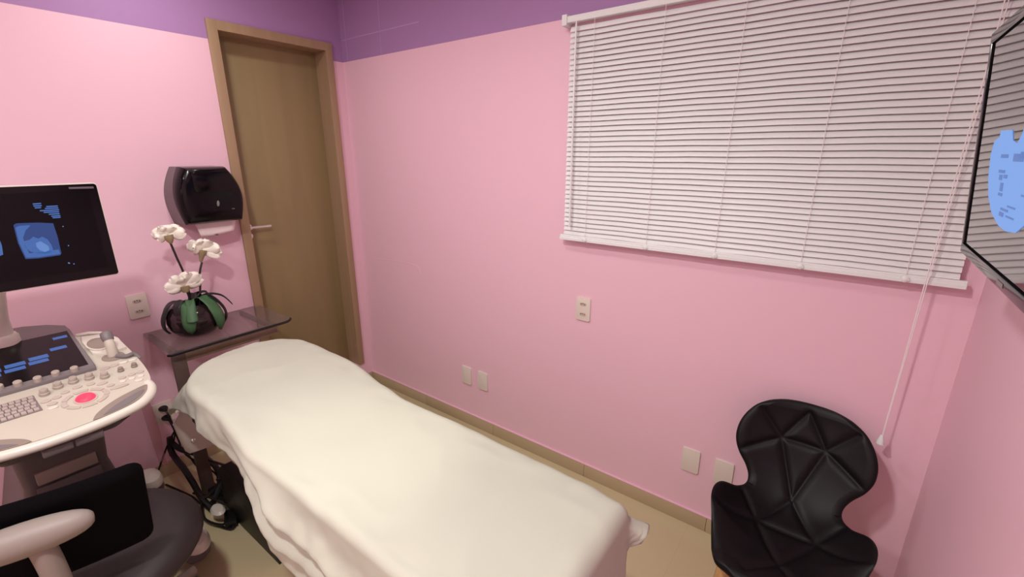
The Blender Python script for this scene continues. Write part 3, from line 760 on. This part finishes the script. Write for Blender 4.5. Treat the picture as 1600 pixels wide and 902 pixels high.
# the two openings in front (grips)
def grip(sg):
    o = spl([(.962, .068), (.938, .082), (.910, .115), (.888, .155), (.872, .20), (.864, .236), (.885, .236), (.915, .216), (.940, .182), (.955, .135), (.964, .09), (.962, .068)])[:-1]
    g = obj('grip_recess', slabm([(x, MY+sg*y) for x, y in o], .0, .0025, .001), M_MGREY2, um)
    o2 = spl([(.957, .095), (.936, .118), (.914, .155), (.898, .19), (.890, .222), (.915, .205), (.940, .168), (.953, .125), (.957, .095)])[:-1]
    obj('grip_floor', slabm([(x, MY+sg*y) for x, y in o2], .0026, .0036), M_MGREY, g)
grip(1); grip(-1)
# touch screen unit
ty0, ty1 = MY-.158, MY+.152
ts = slabm([(.678, ty0-.002), (.678, ty1-.004), (.660, ty1), (.345, ty1+.0), (.300, ty1-.004), (.262, ty1-.05), (.235, ty1-.11), (.23, MY), (.235, ty0+.09), (.27, ty0+.02), (.34, ty0)], -.02, .012, .004)
tso = obj('touch_screen_housing', ts, M_MGREY, um)
tsp = obj('touch_screen', slabm([(.645, ty0+.012), (.645, ty1-.016), (.355, ty1-.010), (.355, ty0+.012)], .0122, .0135), M_SCR, tso)
def tbar(x, y, w_, l_, m=M_BLUE):
    w_ *= 1.35; return slabm([(x+w_*.15, y-l_/2), (x+w_*.15, y+l_/2), (x-w_*.85, y+l_/2), (x-w_*.85, y-l_/2)], .0136, .0142)
tb = [(.405, -1.652, .014, .040), (.485, -1.673, .016, .045), (.520, -1.732, .018, .05), (.548, -1.737, .016, .05), (.530, -1.792, .018, .05), (.560, -1.797, .016, .05), (.54, -1.852, .018, .05), (.57, -1.857, .016, .05), (.52, -1.905, .018, .03)]
for t in tb: obj('touch_button', tbar(*t), M_BLUE, tsp)
# probe holder wing behind right
ph = obj('probe_holder', slabm([(.42, MY+.165), (.44, MY+.24), (.50, MY+.262), (.585, MY+.262), (.60, MY+.20), (.57, MY+.165), (.47, MY+.160)], .0, .010, .004), M_CREAMB, um)
obj('holder_cup', slabm([(x, y) for x, y in ell(.052, .036, 24, .515, MY+.198, .0)], .0102, .0125, .0005), M_MGREY2, ph)
obj('holder_ring', (lambda b: (tube(b, [pm @ Vector((*PL(.515+.050*math.cos(t*2*PI/24), MY+.198+.036*math.sin(t*2*PI/24)), .013)) for t in range(25)], .0035, 6), b)[1])(NB()), M_CREAMB, ph)
bm = NB(); tube(bm, [pm @ Vector((*PL(.392, -1.605), .004)), pm @ Vector((*PL(.405, -1.57), .008)), pm @ Vector((*PL(.425, -1.535), .006))], .006, 8); obj('cable_rail', bm, M_CREAMB, um)
pb = NB(); c = Vector((.612, -1.551, PZ(.612)))
tube(pb, smooth_path([c+Vector((0, 0, .0)), c+Vector((-.004, .0, .04)), c+Vector((-.012, 0, .062))], 4), [.017]*3+[.016]*3+[.015]*3, 16, (1, 1))
pr = obj('probe', pb, M_CREAM, um)
pb = NB(); tube(pb, smooth_path([c+Vector((-.011, 0, .060)), c+Vector((-.020, 0, .075)), c+Vector((-.030, 0, .088))], 4), [.015, .016, .0165, .017, .017, .017, .0165, .016, .014], 16, (1, 1.1)); obj('probe_head', pb, M_MGREY, pr)
obj('probe_socket', slabm(ell(.030, .034, 24, .620, -1.553), .0002, .003, .001), M_MGREY2, um)
bm = NB(); tube(bm, smooth_path([pm @ Vector((*PL(.63, -1.545), .006)), pm @ Vector((*PL(.655, -1.522), .010)), pm @ Vector((*PL(.650, -1.500), .008)), pm @ Vector((*PL(.665, -1.487), -.01))], 5), .008, 8); obj('probe_cable', bm, M_MGREY, um)

# keyboard
kb = obj('keyboard', slabm([(.725, MY-.165), (.725, MY-.022), (.822, MY-.018), (.822, MY-.165)], .0, .003, .001), M_KEYB, um)
for r in range(5):
    for c_ in range(10):
        y = MY-.030-.0142*c_-.003*(r % 2); x = .733+.0182*r
        if y < MY-.160: continue
        wl = .0120
        obj('key', slabm([(x, y-wl/2), (x, y+wl/2), (x+.0145, y+wl/2), (x+.0145, y-wl/2)], .003, .0075, .0015), M_KEY, kb)
# push buttons, measured on the deck plane (x, y, half length, half width)
btn = [(0.6871, -1.5956, 9, 0), (0.6827, -1.5689, 9, 0), (0.6795, -1.5398, 8, 1), (0.6793, -1.5128, 8, 1), (0.7535, -1.6858, 8, 0), (0.7584, -1.6521, 7, 0), (0.7756, -1.6258, 9, 0), (0.8026, -1.6105, 7, 0), (0.7623, -1.7182, 7, 0), (0.7774, -1.7416, 7, 0), (0.7805, -1.7679, 8, 0), (0.8058, -1.758, 8, 0), (0.7772, -1.5714, 7, 0), (0.7754, -1.5433, 7, 0), (0.7751, -1.5187, 7, 0), (0.8001, -1.5762, 6, 1), (0.7994, -1.5505, 6, 1), (0.8007, -1.5247, 6, 1), (0.8247, -1.5378, 8, 1), (0.828, -1.761, 8, 1), (0.8269, -1.5927, 12, 0)]
for x, y, a, b in btn:
    l_ = .0016*a if a < 12 else .026
    rot = 0
    obj('button', slabm(ell(.0078, l_, 18, x, y), .0, .004, .0015), M_BTN if not b else M_CREAMB, um)
# rotary knobs: large double ones and small ones
for (x, y, big) in [(0.7379, -1.7626, 1), (0.7194, -1.7264, 1), (0.7154, -1.6869, 1), (0.7205, -1.6462, 1), (0.7408, -1.6097, 1), (0.73, -1.5617, 0.72), (0.7264, -1.5211, 0.72)]:
    r = .0135*big
    bm = NB(); lathe(bm, [(0, 0), (r, 0), (r, .009*big), (r*.80, .011*big), (r*.80, .020*big), (r*.7, .022*big), (0, .022*big)], 20, pm @ Matrix.Translation((*PL(x, y), 0))); obj('knob', bm, M_KNOB if big == 1 else M_MGREY2, um)
for (x, y) in [(0.6479, -1.8481), (0.6558, -1.8074), (0.6623, -1.7618), (0.6576, -1.7167), (0.6621, -1.6698)]:
    r = .0115
    bm = NB(); lathe(bm, [(0, 0), (r, 0), (r*.95, .014), (r*.8, .016), (0, .0165)], 18, pm @ Matrix.Translation((*PL(x, y), .012))); obj('screen_knob', bm, M_KNOB, tso)
# trackball with glowing pink light and its ring of segment keys
bx, by = 0.8318, -1.6831
tbk = NB(); lathe(tbk, [(0, 0), (.031, 0), (.031, .0015), (.024, .003), (0, .003)], 28, pm @ Matrix.Translation((*PL(bx, by), 0))); tr = obj('trackball_collar', tbk, M_BTN, um)
tbk = NB(); lathe(tbk, [(0, .003), (.026, .003), (.022, .009), (.012, .013), (0, .014)], 28, pm @ Matrix.Translation((*PL(bx, by), 0))); obj('trackball', tbk, M_PINKGLOW, tr)
for a0, a1 in ((-20, 18), (24, 62), (70, 110), (116, 155), (162, 200), (208, 246), (252, 290), (298, 335)):
    o = []
    for t in range(9): a = math.radians(a0+(a1-a0)*t/8); o.append((bx+.052*math.cos(a), by+.060*math.sin(a)))
    for t in range(8, -1, -1): a = math.radians(a0+(a1-a0)*t/8); o.append((bx+.039*math.cos(a), by+.046*math.sin(a)))
    obj('segment_key', slabm(o, 0, .003, .001), M_BTN, tr)
# small drawer tabs under the front
for s in (-1, 1):
    bm = NB(); box(bm, (.968, MY+.012+s*.036, .840), (.018, .068, .026), .004, Matrix.Rotation(.2, 3, 'Y')); obj('front_tab', bm, M_MGREY, um)
# neck and body
bm = NB()
secs = [(.84, .20, .93, .17), (.80, .22, .88, .145), (.74, .25, .74, .118), (.60, .25, .70, .112), (.50, .22, .70, .13), (.32, .16, .70, .17), (.16, .14, .70, .19)]
rg = []
for z, x0, x1, hw in secs:
    rg.append([bm.verts.new((x, y, z)) for x, y in rrect(x1-x0, 2*hw, .03, 4, (x0+x1)/2, MY)])
for a, b in zip(rg, rg[1:]):
    n = len(a)
    for k in range(n): bm.faces.new((a[k], a[(k+1) % n], b[(k+1) % n], b[k]))
bm.faces.new(rg[0]); bm.faces.new(list(reversed(rg[-1])))
body = obj('body', bm, M_MDARK, um)
bm = NB(); box2(bm, (.700, MY-.078, .618), (.729, MY+.078, .664), .003); obj('front_slot', bm, M_MGREY2, body)
bm = NB(); box2(bm, (.705, MY-.085, .50), (.712, MY+.085, .60), .003); obj('drive_cover', bm, M_MDARK, body)
# wheeled base
bm = slab = NB(); 
for z0_, z1_ in ((.10, .16),): box2(bm, (.12, MY-.22, z0_), (.74, MY+.25, z1_), .03)
base = obj('base', bm, M_MGREY, um)
for x, y in ((.75, MY+.285), (.14, MY+.30), (.75, MY-.25), (.16, MY-.25)):
    bm = NB(); lathe(bm, [(0, -.018), (.045, -.018), (.052, -.010), (.052, .010), (.045, .018), (0, .018)], 24, Matrix.Translation((x, y, .052)) @ Matrix.Rotation(PI/2, 4, 'Y')); wh = obj('wheel', bm, M_MGREY, um)
    bm = NB(); lathe(bm, [(0, .04), (.03, .038), (.058, .022), (.066, 0), (.066, -.016), (0, -.016)], 24, Matrix.Translation((x, y, .108)), None or 1.25, .8); obj('wheel_cover', bm, M_CREAMB, um)
bm = NB(); lathe(bm, [(0, .014), (.03, .012), (.04, 0), (0, 0)], 20, Matrix.Translation((.60, -1.335, .075)), 1.2, .7); obj('brake_pedal', bm, M_CREAMB, um)
# monitor and its arm
mx_ = .665
mm = frame_mt((mx_, MY, 1.273), (0, 1, 0), (0, 0, 1))          # local x -> y, y -> z, z -> +x
MW, MH = .565, .325
mon = obj('monitor', shape(rrect(MW, MH, .010, 5, 0, MH/2), .030, mm @ Matrix.Translation((0, 0, -.03)), .004), M_WHITEP, um)
obj('monitor_bezel', shape(rrect(MW-.006, MH-.006, .008, 5, 0, MH/2), .003, mm), M_GLOSSB, mon)
ms = obj('monitor_screen', shape(rrect(MW-.055, MH-.055, .002, 2, 0, MH/2+.004), .0012, mm @ Matrix.Translation((0, 0, .003))), M_SCR, mon)
def mpoly(pts, z, m, name): return obj(name, shape(pts, .0004, mm @ Matrix.Translation((0, 0, .0042+z))), m, ms)
mpoly([(0.0584, 0.2058), (0.0665, 0.2108), (0.1144, 0.2072), (0.1476, 0.2013), (0.1489, 0.1565), (0.1466, 0.1007), (0.1422, 0.0949), (0.0901, 0.0935), (0.0615, 0.0966), (0.0595, 0.1137), (0.0559, 0.1494)], 0, M_BLUED, 'scan_image')
mpoly([(0.0608, 0.1975), (0.0702, 0.2023), (0.0956, 0.2013), (0.081, 0.1867), (0.0703, 0.1636), (0.0707, 0.1388), (0.0738, 0.1133), (0.1432, 0.1143), (0.1431, 0.0991), (0.091, 0.0976), (0.0638, 0.1004), (0.0586, 0.149)], .0005, M_BLUE, 'scan_detail')
mpoly([(0.0709, 0.1533), (0.0829, 0.1556), (0.0935, 0.1644), (0.1036, 0.1567), (0.1135, 0.1616), (0.1234, 0.1517), (0.1288, 0.1339), (0.1297, 0.1166), (0.1231, 0.1069), (0.1076, 0.1053), (0.0907, 0.1104), (0.0765, 0.1191), (0.0684, 0.135)], .0005, M_BLUE, 'scan_detail')
mpoly([(0.0949, 0.1434), (0.1062, 0.148), (0.1146, 0.1382), (0.1216, 0.1286), (0.1204, 0.116), (0.1089, 0.1115), (0.0986, 0.1196), (0.0937, 0.131)], .001, M_BLUEL, 'scan_detail')
mpoly([(0.0142, 0.1717), (0.0203, 0.1629), (0.0208, 0.1467), (0.0174, 0.119), (0.01, 0.1162), (0.0018, 0.1156)], 0, M_BLUE, 'scan_image')
rows = [[(0.1144, 0.2684), (0.1334, 0.2688), (0.1332, 0.2648), (0.1141, 0.2644)], [(0.1145, 0.2623), (0.1334, 0.2619), (0.1332, 0.2579), (0.1143, 0.2583)], [(0.1161, 0.2561), (0.1307, 0.2558), (0.1304, 0.2518), (0.1158, 0.2521)], [(0.1429, 0.2578), (0.1701, 0.2575), (0.1699, 0.2534), (0.1427, 0.2537)], [(0.1387, 0.252), (0.1703, 0.2512), (0.1701, 0.2471), (0.1385, 0.248)], [(0.1256, 0.2461), (0.1705, 0.245), (0.1703, 0.2408), (0.1254, 0.242)], [(0.1332, 0.2402), (0.1693, 0.2388), (0.169, 0.2346), (0.133, 0.2361)], [(0.1437, 0.233), (0.1695, 0.2325), (0.1692, 0.2283), (0.1434, 0.2289)], [(0.1483, 0.2263), (0.1697, 0.2262), (0.1694, 0.222), (0.148, 0.2222)], [(0.1502, 0.2209), (0.1694, 0.2209), (0.1691, 0.2167), (0.1499, 0.2167)]]
obj('readout_text', merge(*[shape(r_, .0004, mm @ Matrix.Translation((0, 0, .0042))) for r_ in rows]), M_BLUE, ms)
obj('status_marks', merge(*[shape(r_, .0004, mm @ Matrix.Translation((0, 0, .0042))) for r_ in [[(0.1679, 0.1899), (0.1703, 0.1896), (0.1696, 0.1863), (0.1672, 0.1866)], [(0.1678, 0.1252), (0.1703, 0.1248), (0.1696, 0.1214), (0.1671, 0.1218)], [(0.1559, 0.0678), (0.1583, 0.0673), (0.1576, 0.0639), (0.1552, 0.0643)], [(0.158, 0.0662), (0.1604, 0.0658), (0.1597, 0.0623), (0.1572, 0.0628)], [(0.1684, 0.062), (0.1709, 0.0615), (0.1702, 0.0581), (0.1677, 0.0586)]]]), M_BLUEL, ms)
M_MARK = mat('bezel_mark', (96, 86, 92), .4)
obj('bezel_marking', shape([(0.2083, 0.314), (0.2712, 0.3127), (0.2716, 0.3062), (0.2086, 0.3078)], .0004, mm @ Matrix.Translation((0, 0, .003))), M_MARK, mon)
bm = NB(); tube(bm, smooth_path([(.335, MY-.03, 1.04), (.345, MY-.030, 1.11), (.41, MY-.02, 1.22), (.56, MY, 1.36), (.64, MY, 1.42)], 5), [.040]*5+[.038]*5+[.036]*6+[.036]*5, 20, (1, .95))
obj('monitor_arm', bm, M_CREAMB, um)
bm = NB(); lathe(bm, [(0, 0), (.050, 0), (.048, .030), (.042, .038), (0, .039)], 28, Matrix.Translation((.335, MY-.03, 1.018))); obj('arm_collar', bm, M_CREAMB, um)

# ------------------------------------------------------------ hanging pink clear cable cover by the low outlet
bm = NB(); tube(bm, smooth_path([(.40, -1.475, .80), (.30, -1.44, .66), (.24, -1.43, .60)], 4), .0035, 8)
tg = tag(obj('hanging_strap', bm, M_CREAM, None), 'thin white strap hanging beneath the ultrasound control panel', 'strap')
bm = NB()
def fb(u, v):
    a = (v-.5)*2; wd = .055*math.sin(min(1, .25+u)*PI*.62)*(1-.45*u)
    return (.22-.14*u+.02*math.sin(u*5), -1.425+.045*u+a*wd*.5, .60-.50*u)
grid(bm, fb, 16, 6)
tag(obj('plastic_sleeve', bm, M_PINKCLEAR, None, solid=.002, smooth=60), 'translucent pink plastic sleeve hanging by the wall behind the stool', 'plastic sleeve')

# ------------------------------------------------------------ plugs, cables
cb = thing('power_cables', 'black power cables and plugs hanging from the low outlet by the bed head', 'cables', (.03, -1.3, .3))
for z, y in ((.397, -1.315), (.340, -1.312)):
    bm = NB(); lathe(bm, [(0, 0), (.021, 0), (.021, .010), (.014, .028), (.007, .045), (0, .046)], 14, frame_mt((.0105, y, z), (0, 1, 0), (0, 0, 1)), 1, .7); obj('plug', bm, M_CABLE, cb)
def cable(pts, r): bm = NB(); tube(bm, smooth_path(pts, 6), r, 8); obj('cable', bm, M_CABLE, cb)
cable([(.05, -1.315, .397), (.065, -1.31, .37), (.055, -1.30, .30), (.07, -1.29, .24), (.10, -1.27, .10), (.22, -1.25, .02), (.38, -1.235, .008), (.44, -1.235, .008)], .0045)
cable([(.05, -1.312, .340), (.065, -1.305, .30), (.06, -1.295, .22), (.12, -1.29, .14), (.30, -1.235, .08), (.42, -1.235, .02)], .0045)
cable([(.06, -1.30, .27), (.05, -1.33, .22), (.06, -1.37, .16), (.08, -1.41, .10)], .0045)
cable([(.06, -1.30, .26), (.06, -1.32, .20), (.06, -1.345, .14)], .0045)
cable([(.05, -1.32, .20), (.10, -1.30, .17), (.22, -1.25, .155), (.36, -1.235, .13), (.44, -1.26, .09), (.47, -1.30, .05), (.48, -1.33, .02)], .014)
cable([(.30, -1.34, .02), (.45, -1.32, .06), (.60, -1.28, .04), (.70, -1.32, .015), (.60, -1.36, .012)], .006)
cable([(.10, -1.40, .012), (.30, -1.355, .014), (.42, -1.345, .014), (.50, -1.32, .010)], .005)
cable([(.05, -1.325, .24), (.06, -1.335, .17), (.14, -1.34, .15), (.26, -1.345, .15), (.36, -1.345, .11), (.42, -1.34, .05), (.50, -1.33, .018)], .015)
cable([(.36, -1.345, .11), (.48, -1.35, .10), (.56, -1.33, .16), (.60, -1.30, .22)], .006)
cable([(.42, -1.345, .04), (.55, -1.38, .03), (.66, -1.34, .03), (.58, -1.30, .05)], .006)
# power brick / black strip under the bed head
bm = NB(); box(bm, (.46, -1.235, .028), (.20, .075, .05), .006, Matrix.Rotation(.3, 3, 'Z')); box(bm, (.64, -1.30, .022), (.10, .05, .036), .006, Matrix.Rotation(-.4, 3, 'Z'))
tag(obj('power_strip', bm, M_CABLE, None), 'black power strip lying on the floor under the bed head', 'power strip')

# ------------------------------------------------------------ operator's stool
sx_, sy_ = 1.0, -1.80
st = thing('swivel_stool', 'black round seated swivel stool with low backrest and grey back support', 'stool', (sx_, sy_, 0))
bm = NB(); lathe(bm, [(0, .502), (.20, .500), (.25, .494), (.284, .480), (.300, .458), (.302, .438), (.290, .418), (.25, .408), (0, .408)], 48, Matrix.Translation((sx_, sy_, 0))); obj('seat', bm, M_SEATV, st)
# backrest, curved, leaning away from the seat
byaw = .30
bn = Vector((math.cos(byaw), -math.sin(byaw), 0)); bs = Vector((bn.y, -bn.x, 0))   # bs points to -y side
if bs.y > 0: bs = -bs
br_top = Vector((1.333, -1.672, .900)); tiltv = Vector((-.095, .0, -.315))
def fback(k):
    def g(u, v):
        lx = u*.42; a = (u-.5)*2
        p = br_top + bs*lx + tiltv*v
        p = p + bn*(.025*(1-a*a)) + bn*k
        # round the corners
        return p
    return g
bm = NB()
nU, nV = 30, 16
def corner_map(u, v):
    # squircle the rectangle slightly so the corners are rounded
    a, b = (u-.5)*2, (v-.5)*2; A, B = .42/2, .26/2; r = .03
    x, y = a*A, b*B
    qx, qy = abs(x)-(A-r), abs(y)-(B-r)
    if qx > 0 and qy > 0:
        mxx = max(qx, qy); l = math.hypot(qx, qy); f = mxx/l
        x = math.copysign(A-r+qx*f, x); y = math.copysign(B-r+qy*f, y)
    return x/A/2+.5, y/B/2+.5
def bsurf(off):
    def g(u, v):
        uu, vv = corner_map(u, v)
        ed = min(min(u, 1-u)*.42, min(v, 1-v)*.26); rim = math.sqrt(max(0, 1-(1-min(1, ed/.022))**2))
        return fback(off*rim)(uu, vv)
    return g
Aa = grid(bm, bsurf(.020), nU, nV); Bb = grid(bm, bsurf(-.025), nU, nV)
bmesh.ops.remove_doubles(bm, verts=bm.verts, dist=.0004)
obj('backrest', bm, M_FAB, st, smooth=60)
cen = br_top + bs*.21 + tiltv*.5 + bn*.045
bm = NB(); 
e = Vector((1.335, -1.915, .822))
lat = [(0, -.128)] + [(.041*math.sin(PI*t/16)**.7, -.128*math.cos(PI*t/16)) for t in range(1, 16)] + [(0, .128)]
lathe(bm, lat, 20, frame_mt(e, Vector((0, 0, 1)), bn))
pad = obj('support_pad', bm, M_GREYP, st)
bm = NB(); lowp = Vector((sx_+.33, sy_-.085, .40))
tube(bm, smooth_path([Vector((1.335, -1.893, .81)), Vector((1.345, -1.885, .70)), Vector((1.345, -1.885, .50)), lowp, lowp+Vector((-.10, .04, -.02)), Vector((sx_+.06, sy_-.01, .385))], 5), .034, 14, (1, .75)); obj('back_post', bm, M_GREYP, st)
bm = NB(); tube(bm, [(sx_, sy_, .08), (sx_, sy_, .41)], .026, 16); obj('gas_column', bm, M_BLACKM, st)
bm = NB(); box(bm, (sx_, sy_, .395), (.22, .16, .03), .01); obj('tilt_plate', bm, M_BLACKM, st)
for k in range(5):
    a = math.radians(112+72*k); d = Vector((math.cos(a), math.sin(a), 0)); L_ = .285
    bm = NB(); tube(bm, smooth_path([Vector((sx_, sy_, .115))+d*.02, Vector((sx_, sy_, .110))+d*.15, Vector((sx_, sy_, .088))+d*L_], 5), [.03, .03, .028, .027, .026, .025, .024, .023, .022, .022, .022], 12, (1, .8)); lg = obj('base_leg', bm, M_GREYP, st)
    c0 = Vector((sx_, sy_, 0))+d*(L_-.01)
    bm = NB()
    for s in (-1, 1): lathe(bm, [(0, -.008), (.026, -.008), (.028, 0), (.026, .008), (0, .008)], 18, Matrix.Translation(c0+Vector((-d.y, d.x, 0))*s*.014+Vector((0, 0, .028))) @ Matrix.Rotation(a, 4, 'Z') @ Matrix.Rotation(PI/2, 4, 'X'))
    tube(bm, [c0+Vector((0, 0, .028)), c0+Vector((0, 0, .075))], .007, 8)
    obj('caster', bm, M_MGREY, lg)
